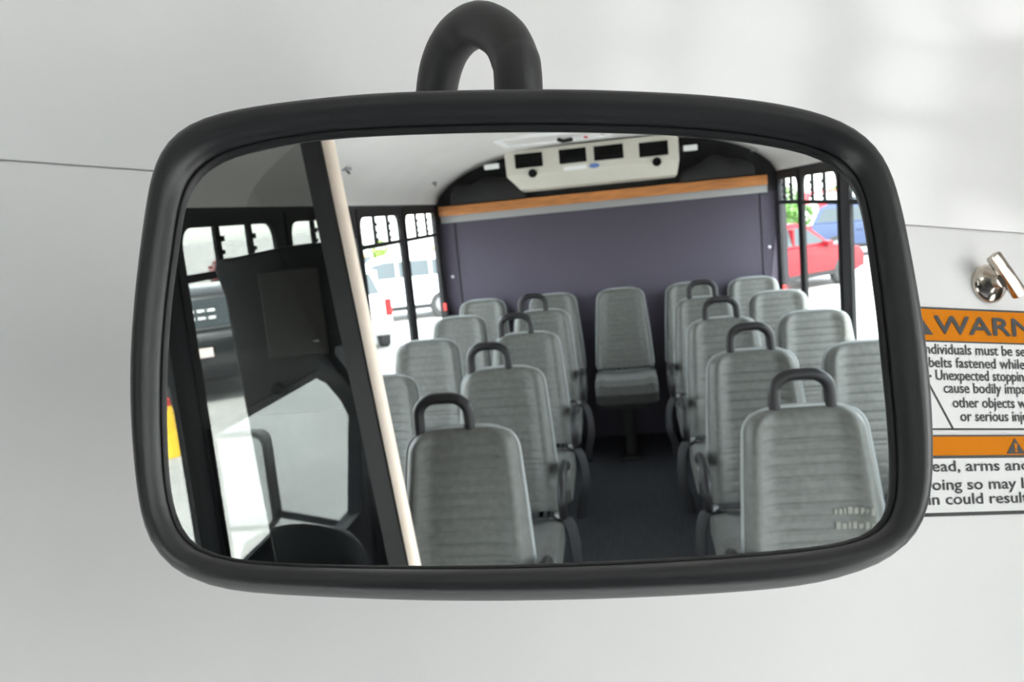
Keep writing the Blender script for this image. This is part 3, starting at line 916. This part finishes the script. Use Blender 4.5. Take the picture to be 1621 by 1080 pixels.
cab_door('door_2', XR, 1, 'dark fixed quarter panel with arched window at the front right', [(max(p[0], -0.035), p[1]) for p in do], [(max(p[0], 0.03), p[1]) for p in dw])
# wall above the cab doors
for nm_, x0, x1 in (('wall_cab_left', XL - 0.05, XL), ('wall_cab_right', XR, XR + 0.05)):
    tag(MB().prism([(-0.90, 1.27), (0.52, 1.27), (-0.02, 2.08), (-0.90, 2.08)] if x0 < 0 else [(-0.06, 1.27), (0.52, 1.27), (-0.02, 2.08), (-0.06, 2.08)], lambda a, b, d: (d, a, b), x0, x1).build(nm_, 'trim_dark'), 'dark side lining over the cab door', kind='structure')
tag(MB().box(XL - 0.05, XL, -0.90, -0.82, -0.4, 1.30).build('wall_post_left', 'trim_dark'), 'dark door post behind the driver door', kind='structure')
# passenger entrance: steps and a folding door standing open
dr = empty('door_3', (XR, -0.56, 0))
tag(dr, 'black framed glazed folding entrance door standing open on the right', kind='structure')
MB().box(0, 0.05, -0.52, -0.47, -0.60, 1.95).build('post', 'window_black', dr)
MB().box(0, 0.05, 0.25, 0.52, -0.60, 1.27).build('post', 'window_black', dr)
MB().box(0, 0.05, -0.47, 0.52, 1.68, 1.95).build('header', 'window_black', dr)
for y0 in (-0.50, 0.26):
    fn = lambda a, b, d: (a, y0 + d, b)
    lf = MB().ring(rrect(0.055, 0.40, -0.55, 1.66, 0.02), rrect(0.10, 0.355, -0.46, 1.59, 0.03), fn, 0.0, 0.03).build('leaf', 'window_black', dr)
    MB().prism(rrect(0.09, 0.365, -0.47, 1.60, 0.03), fn, 0.012, 0.016).build('pane', 'window_glass', lf)
st_ = empty('entrance_steps', (0.78, -0.56, -0.50))
tag(st_, 'dark rubber entrance steps inside the open door', 'steps')
for x0, x1, z in ((-0.28, 0.0, 0.42), (0.0, 0.30, 0.18)):
    MB().box(x0, x1, -0.50, 0.50, z - 0.03, z).build('tread', 'floor_rubber', st_)
    MB().box(x0 - 0.01, x0, -0.50, 0.50, z - 0.03, z + 0.24).build('riser', 'trim_dark', st_)
# windscreen, dashboard, steering wheel
wsr = empty('windscreen', (0, 0.95, 0.9))
wsr.name = 'window_windscreen'
tag(wsr, 'raked windscreen at the front of the cab', kind='structure')
MB().add([(XL, -0.41, 0.34), (XR, -0.41, 0.34), (XR, 0.37, -0.30), (XL, 0.37, -0.30)], [(0, 1, 2, 3)]).build('pane', 'window_glass', wsr)
for x0, x1 in ((XL - 0.05, XL + 0.04), (XR - 0.04, XR + 0.05)):
    MB().add([(x0, -0.44, 0.30), (x1, -0.44, 0.30), (x1, 0.36, -0.33), (x0, 0.36, -0.33), (x0, -0.40, 0.37), (x1, -0.40, 0.37), (x1, 0.42, -0.29), (x0, 0.42, -0.29)],
             [(0, 1, 2, 3), (4, 7, 6, 5), (0, 4, 5, 1), (2, 6, 7, 3), (0, 3, 7, 4), (1, 5, 6, 2)]).build('pillar', 'trim_dark', wsr)
ds = empty('dashboard', (-0.02, 1.1, 0.4))
tag(ds, 'black moulded dashboard below the windscreen', 'dashboard')
MB().prism([(0.30, 0.20), (-0.02, 0.22), (-0.18, 0.15), (-0.22, 0.0), (-0.12, -0.30), (0.25, -0.75), (0.35, -0.75)], lambda a, b, d: (d, a, b), -1.07, 1.07).build('body', 'plastic_black', ds, bevel=0.02)
MB().prism([(-0.10, 0.21), (-0.17, 0.25), (-0.22, 0.22), (-0.20, 0.10)], lambda a, b, d: (d, a, b), -0.85, -0.35).build('instrument_hood', 'plastic_black', ds, bevel=0.01)
sw = empty('steering_wheel', (-0.58, 0.60, 0.44))
tag(sw, 'black steering wheel in front of the driver seat', 'steering wheel')
tl = Matrix.Rotation(math.radians(-35), 4, 'X')
MB().tube([tl @ Vector((0.19 * math.cos(a), 0.0 + 0.19 * math.sin(a) * 0.0, 0.19 * math.sin(a))) for a in [q * math.pi / 16 for q in range(33)]], 0.015, 10, cap=False).build('rim', 'plastic_black', sw, smooth='all')
for a in (0.3, 2.84, 4.71):
    MB().tube([tl @ Vector((0, 0.02, 0)), tl @ Vector((0.18 * math.cos(a), 0, 0.18 * math.sin(a)))], 0.011, 8).build('spoke', 'plastic_black', sw, smooth=True)
MB().lathe([(0.05, -0.02), (0.055, 0.02), (0.03, 0.05)], 16, 'y').build('hub', 'plastic_black', sw, smooth=True)
MB().tube([(0, 0.03, -0.02), (0, 0.27, -0.14)], 0.03, 10).build('column', 'plastic_black', sw, smooth=True)
# driver seat
dv = empty('driver_seat', (-0.86, -0.50, -0.36))
tag(dv, 'black upholstered driver seat in front of the smoked partition', 'seat')
def dback(u, v, s_):
    uu = u * 2 - 1
    z = 0.50 + 0.74 * v
    hw = 0.22 - 0.03 * v
    if v > 0.80:
        q = (v - 0.80) / 0.20
        hw *= 1 - 0.45 * (1 - math.sqrt(max(0, 1 - q * q)))
    pf_ = math.sqrt(max(0, 1 - abs(uu) ** 4)) * math.sqrt(max(0, 1 - abs(2 * v - 1) ** 10))
    return (uu * hw, s_ * 0.06 * pf_ + (1 - v) * 0.13, z + 0.02 * (1 - uu * uu) * v)
MB().grid(18, 26, lambda u, v: dback(u, v, 1)).grid(18, 26, lambda u, v: dback(u, v, -1)).build('backrest', 'seat_dark', dv, smooth='all', weld=True)
MB().box(-0.23, 0.23, 0.12, 0.60, 0.38, 0.52).build('cushion', 'seat_dark', dv, bevel=0.04, bseg=4, smooth=True)
MB().box(-0.17, 0.17, 0.16, 0.54, 0.0, 0.38).build('pedestal', 'plastic_black', dv, bevel=0.01)
# exterior mirror
em = empty('side_mirror', (-1.60, 0.65, 0.66))
tag(em, 'rounded exterior side mirror outside the driver window', 'mirror')
fn = lambda a, b, d: (a, d, b)
MB().ring(rrect(-0.145, 0.145, -0.215, 0.215, 0.05), rrect(-0.125, 0.125, -0.195, 0.195, 0.04), fn, -0.012, 0.02).build('rim', 'plastic_black', em, bevel=0.003)
MB().prism(rrect(-0.128, 0.128, -0.198, 0.198, 0.042), fn, -0.002, 0.004).build('glass', 'mirror_silver', em)
MB().prism(rrect(-0.142, 0.142, -0.212, 0.212, 0.05), fn, 0.02, 0.07).build('shell', 'plastic_black', em, bevel=0.02, bseg=3)
MB().tube([(0.10, 0.05, -0.16), (0.30, 0.04, -0.20), (0.46, 0.0, -0.22)], 0.017, 10).build('arm', 'plastic_black', em, smooth=True)
MB().box(0.44, 0.49, -0.06, 0.06, -0.27, -0.16).build('mount', 'plastic_black', em, bevel=0.008)

# ------------------------------------------------------------------ outside: lot, cars, buildings, trees
GZ = -0.75
gp = [(-4000, -4.6), (-62, -4.2), (-56, -3.4), (-51, -1.1), (-49, GZ), (120, GZ)]
gm = MB()
for y_, z_ in gp:
    gm.v += [(-2500, y_, z_), (2500, y_, z_)]
gm.f = [(2 * i, 2 * i + 1, 2 * i + 3, 2 * i + 2) for i in range(len(gp) - 1)]
tag(gm.build('ground', 'concrete'), 'pale sunlit concrete parking lot around the bus', kind='structure')

def car(name, label, loc, rz, paint, kind='suv', scale=1.0):
    r = empty(name, (loc[0], loc[1], GZ), rz)
    r.scale = (scale,) * 3
    tag(r, label, 'car', 'vehicles parked on the lot')
    # x forward, y left; length about 4.6
    fn = lambda a, b, d: (a, d, b)
    if kind == 'suv':
        bodyp = [(-2.28, 0.42), (-2.32, 0.62), (-2.28, 1.02), (-2.22, 1.10), (1.02, 1.10), (1.30, 1.06), (2.10, 0.94), (2.28, 0.84), (2.33, 0.60), (2.28, 0.40), (1.95, 0.30), (-1.95, 0.30)]
        top = [(-2.18, 1.10), (-1.95, 1.62), (-1.70, 1.72), (0.05, 1.72), (0.40, 1.64), (1.08, 1.10)]
        wn_ = [(-2.02, 1.16), (-1.83, 1.56), (0.02, 1.60), (0.30, 1.55), (0.86, 1.16)]
        bars = (-1.18, -0.30)
    elif kind == 'pickup':
        bodyp = [(-2.70, 0.45), (-2.72, 1.00), (-2.66, 1.08), (0.90, 1.10), (1.20, 1.08), (2.10, 1.00), (2.30, 0.88), (2.34, 0.60), (2.28, 0.42), (1.95, 0.34), (-2.4, 0.34)]
        top = [(-0.98, 1.08), (-0.86, 1.66), (-0.70, 1.74), (0.10, 1.74), (0.38, 1.66), (1.00, 1.10)]
        wn_ = [(-0.86, 1.15), (-0.76, 1.58), (0.06, 1.62), (0.28, 1.56), (0.78, 1.15)]
        bars = (-0.02,)
    else:
        bodyp = [(-2.28, 0.40), (-2.32, 0.70), (-2.26, 0.92), (-1.60, 0.98), (0.95, 0.96), (2.05, 0.80), (2.26, 0.68), (2.30, 0.48), (2.22, 0.34), (1.9, 0.26), (-1.9, 0.26)]
        top = [(-1.75, 0.96), (-1.15, 1.36), (-0.80, 1.43), (0.05, 1.43), (0.35, 1.37), (1.12, 0.96)]
        wn_ = [(-1.50, 1.01), (-1.05, 1.32), (-0.75, 1.37), (0.02, 1.37), (0.26, 1.33), (0.86, 1.01)]
        bars = (-0.45,)
    W = 0.92
    body = MB().prism(bodyp, fn, -W, W).build('body', paint, r, bevel=0.07, bseg=3, smooth=True)
    t = MB(); n = len(top)
    for s in (-1, 1):
        t.v += [(a, s * (W - 0.05 - 0.20 * (b - top[0][1]) / 0.62), b) for a, b in top]
    t.f.append(tuple(range(n))); t.f.append(tuple(range(n, 2 * n)))
    for i in range(n):
        j = (i + 1) % n
        t.f.append((i, j, n + j, n + i))
    cabin = t.build('cabin', paint, r, bevel=0.04, bseg=3, smooth=True)
    def sidey(b): return W - 0.05 - 0.20 * (b - top[0][1]) / 0.62
    for s in (-1, 1):
        w = MB(); k = len(wn_)
        w.v = [(a, s * (sidey(b) + 0.006), b) for a, b in wn_] + [(a, s * (sidey(b) - 0.03), b) for a, b in wn_]
        w.f = [tuple(range(k)), tuple(range(k, 2 * k))[::-1]] + [(i, (i + 1) % k, k + (i + 1) % k, k + i) for i in range(k)]
        w.build('side_window', 'car_glass', cabin)
        for bx in bars:
            MB().box(bx - 0.035, bx + 0.035, *sorted((s * (sidey(1.15) - 0.15), s * (sidey(1.15) + 0.012))), wn_[0][1], wn_[1][1] + 0.02).build('window_post', paint, cabin)
        # body side: sill, wheel arches, door seam, handle
        MB().box(-1.85, 1.85, *sorted((s * (W - 0.02), s * (W + 0.012))), 0.30, 0.42).build('side_sill', 'plastic_black', r)
        for hx in (-0.75, 0.15):
            MB().box(hx - 0.10, hx + 0.10, *sorted((s * W, s * (W + 0.03))), 0.86, 0.90).build('door_handle', paint, r)
        MB().box(0.72, 0.92, *sorted((s * (W - 0.05), s * (W + 0.16))), 1.06, 1.20).build('wing_mirror', paint, r, bevel=0.03)
    # windscreen and rear window
    def slope(p, q, name_, inset):
        d = Vector((q[0] - p[0], 0, q[1] - p[1]))
        nrm = Vector((-d.z, 0, d.x)).normalized()
        if nrm.x * (p[0] + q[0]) < 0: nrm = -nrm
        a = Vector((p[0], 0, p[1])) + d * 0.12; c = Vector((p[0], 0, p[1])) + d * 0.90
        ya, yc = sidey(a.z) - inset, sidey(c.z) - inset
        vs = []
        for off in (-0.01, 0.012):
            vs += [a + nrm * off + Vector((0, -ya, 0)), a + nrm * off + Vector((0, ya, 0)), c + nrm * off + Vector((0, yc, 0)), c + nrm * off + Vector((0, -yc, 0))]
        MB().add(vs, [(0, 1, 2, 3), (4, 7, 6, 5), (0, 4, 5, 1), (1, 5, 6, 2), (2, 6, 7, 3), (3, 7, 4, 0)]).build(name_, 'car_glass', cabin)
    slope(top[-1], top[-2], 'windscreen', 0.07)
    slope(top[0], top[1], 'rear_window', 0.10)
    for wx in (-1.42, 1.45):
        for s in (-1, 1):
            wr = 0.36 if kind != 'sedan' else 0.32
            wh = MB().lathe([(0.20, -0.10), (wr - 0.03, -0.11), (wr, -0.08), (wr, 0.08), (wr - 0.03, 0.11), (0.20, 0.10)], 24, 'y', (wx, s * (W - 0.09), wr)).build('wheel', 'tyre', r, smooth=True)
            MB().lathe([(0.21, -0.02), (0.21, 0.02), (0.08, 0.035)] if s > 0 else [(0.08, -0.035), (0.21, -0.02), (0.21, 0.02)], 18, 'y', (wx, s * (W + 0.008), wr)).build('rim', 'rim', wh, smooth=True)
    x0 = bodyp[1][0]
    for s in (-1, 1):
        MB().box(x0 - 0.005, x0 + 0.14, *sorted((s * 0.80, s * 0.935)), 0.72, 1.06 if kind != 'sedan' else 0.88).build('tail_lamp', 'tail_red', r, bevel=0.02)
        MB().box(2.08, 2.31, *sorted((s * 0.58, s * 0.90)), 0.66, 0.82).build('headlamp', 'lamp_clear', r, bevel=0.03)
    MB().box(x0 - 0.05, x0 + 0.10, -0.90, 0.90, 0.40, 0.58).build('rear_bumper', paint if paint != 'car_black' else 'plastic_black', r, bevel=0.03)
    MB().box(2.15, 2.36, -0.88, 0.88, 0.38, 0.56).build('front_bumper', 'plastic_black', r, bevel=0.03)
    MB().box(2.22, 2.33, -0.50, 0.50, 0.60, 0.78).build('grille', 'plastic_black', r, bevel=0.02)
    MB().box(x0 - 0.025, x0 + 0.01, -0.17, 0.17, 0.72, 0.86).build('licence_plate', 'plate', r)
    return r
def face(dx, dy): return math.atan2(dy, dx)
bs = car('parked_suv', 'black sport utility vehicle with dark rear window left of the bus', (-7.4, -13.2), face(-0.50, -0.866), 'car_black', 'suv')
st = MB()
for q in range(10):
    x = -0.42 + (q % 5) * 0.15
    z = 1.27 + 0.11 * (q // 5)
    st.box(-2.175 + (z - 1.16) * 0.44 - 0.012, -2.17 + (z - 1.16) * 0.44 - 0.004, x, x + 0.11, z, z + 0.045)
tag(st.build('window_lettering', 'label_white', bs), 'white lettering', kind='stuff')
car('parked_suv', 'white sport utility vehicle with red tail lamp parked left of the bus', (-6.1, -16.7), face(-0.42, -0.91), 'car_white', 'suv', 0.97)
car('parked_suv', 'white sport utility vehicle side on behind the rear left window', (-5.9, -20.3), face(-0.96, 0.28), 'car_white', 'suv', 0.94)
car('parked_suv', 'red sport utility vehicle right of the bus before the dark blue one', (3.75, -20.0), face(0.80, -0.60), 'car_red', 'suv', 0.9)
car('parked_suv', 'dark blue sport utility vehicle beyond the red car', (8.6, -27.5), face(0.93, 0.36), 'car_blue', 'suv')
for k, (x, y, p, kd, lb) in enumerate([(-17.0, -28.0, 'car_white', 'sedan', 'white sedan first in the far left row'), (-21.4, -31.0, 'car_silver', 'suv', 'silver sport utility vehicle in the far left row'), (-13.2, -29.0, 'car_silver', 'sedan', 'silver sedan in the far left row'), (-20.5, -41.5, 'car_red', 'sedan', 'red sedan behind the far left row'), (-25.8, -44.0, 'car_orange', 'suv', 'orange sport utility vehicle behind the far left row'),
                                   (-15.2, -39.0, 'car_white', 'pickup', 'white pickup truck parked far behind the bus'), (-9.9, -29.6, 'car_orange', 'sedan', 'orange sedan parked far behind the bus'),
                                   (-4.3, -33.0, 'car_silver', 'sedan', 'silver sedan parked far behind the bus'), (-6.9, -31.2, 'car_yellow', 'sedan', 'yellow sedan parked far behind the bus'), (-15.6, -46.5, 'car_white', 'suv', 'white sport utility vehicle in the farthest row'),
                                   (12.9, -43.0, 'car_white', 'suv', 'white sport utility vehicle far beyond the red car'), (16.8, -41.5, 'car_silver', 'sedan', 'silver sedan far right of the bus')]):
    car('parked_car', lb, (x, y), face(0.5 - 0.15 * (k % 3), 0.85), p, kd)

def tree(loc, h, rad, leaf_m, label, seed):
    rnd = random.Random(seed)
    r = empty('tree', (loc[0], loc[1], -4.2))
    tag(r, label, 'tree', 'trees at the edge of the lot')
    MB().tube([(0, 0, 0), (0.05, 0.02, h * 0.3), (-0.04, 0.05, h * 0.6)], [0.22, 0.16, 0.10], 10).build('trunk', 'bark', r, smooth=True)
    b = MB()
    blobs = [(rnd.gauss(0, rad * 0.45), rnd.gauss(0, rad * 0.45), h * 0.62 + rnd.gauss(0, h * 0.14), rad * rnd.uniform(0.35, 0.6)) for _ in range(12)]
    for _ in range(2600):
        bx, by, bz, br = rnd.choice(blobs)
        v = Vector((rnd.gauss(0, 1), rnd.gauss(0, 1), rnd.gauss(0, 1))).normalized() * br * rnd.uniform(0.75, 1.0)
        c = Vector((bx, by, max(bz, h * 0.35))) + v
        a = Vector((rnd.gauss(0, 1), rnd.gauss(0, 1), rnd.gauss(0, 1))).normalized()
        e = a.orthogonal().normalized()
        s = rnd.uniform(0.10, 0.20)
        b.add([c - a * s, c + e * s * 0.5, c + a * s, c - e * s * 0.5], [(0, 1, 2, 3)])
    tag(b.build('foliage', leaf_m, r), kind='stuff')
for k, (x, y, h, rd, m, lb) in enumerate([(9.0, -62, 5.0, 1.9, 'leaf_pale', 'pale green tree nearest the rear right window post'), (12.6, -64, 5.4, 1.9, 'leaf', 'round green tree behind the red pole sign'), (16.6, -63, 5.2, 2.0, 'leaf', 'broad green tree right of the red pole sign'),
                                          (20.8, -65, 5.6, 2.0, 'leaf_pale', 'pale green tree at the far right of the lot'), (5.2, -66, 5.0, 1.9, 'leaf', 'green tree hidden partly by the rear right corner'),
                                          (-22.0, -72, 4.6, 1.8, 'leaf_pale', 'pale tree below the far left edge of the lot')]):
    tree((x, y), h, rd, m, lb, 20 + k)
ps = empty('pole_sign', (11.2, -47.0, GZ))
tag(ps, 'red pole sign standing among the trees on the right', 'sign')
MB().box(-0.22, 0.22, -0.15, 0.15, 0, 1.3).build('post', 'sign_red', ps)
MB().box(-0.9, 0.9, -0.2, 0.2, 1.3, 1.95).build('sign_box', 'sign_red', ps, bevel=0.03)
MB().box(-0.7, 0.7, 0.2, 0.23, 1.42, 1.83).build('face', 'label_white', ps)
up = empty('utility_pole', (-13.2, -23.6, GZ))
tag(up, 'thin grey utility pole left of the bus', 'pole')
MB().tube([(0, 0, 0), (0, 0, 8.0)], [0.09, 0.06], 10).build('post', 'grey_metal', up, smooth=True)
MB().tube([(0, 0, 7.9), (0.5, 0.1, 8.1), (1.1, 0.2, 8.1)], 0.04, 8).build('lamp_arm', 'grey_metal', up)
MB().box(0.9, 1.5, 0.1, 0.32, 8.04, 8.16).build('lamp_head', 'grey_metal', up, bevel=0.02)
yb = empty('bollard', (-5.30, -8.42, GZ))
tag(yb, 'short yellow bollard with red cap beside the bus', 'bollard')
MB().lathe([(0.13, 0), (0.13, 0.02), (0.115, 0.04), (0.105, 0.55), (0.09, 0.60)], 18).build('post', 'barrel_yellow', yb, smooth=True)
MB().lathe([(0.09, 0.60), (0.085, 0.68), (0.03, 0.72)], 18).build('cap', 'red_plastic', yb, smooth=True)
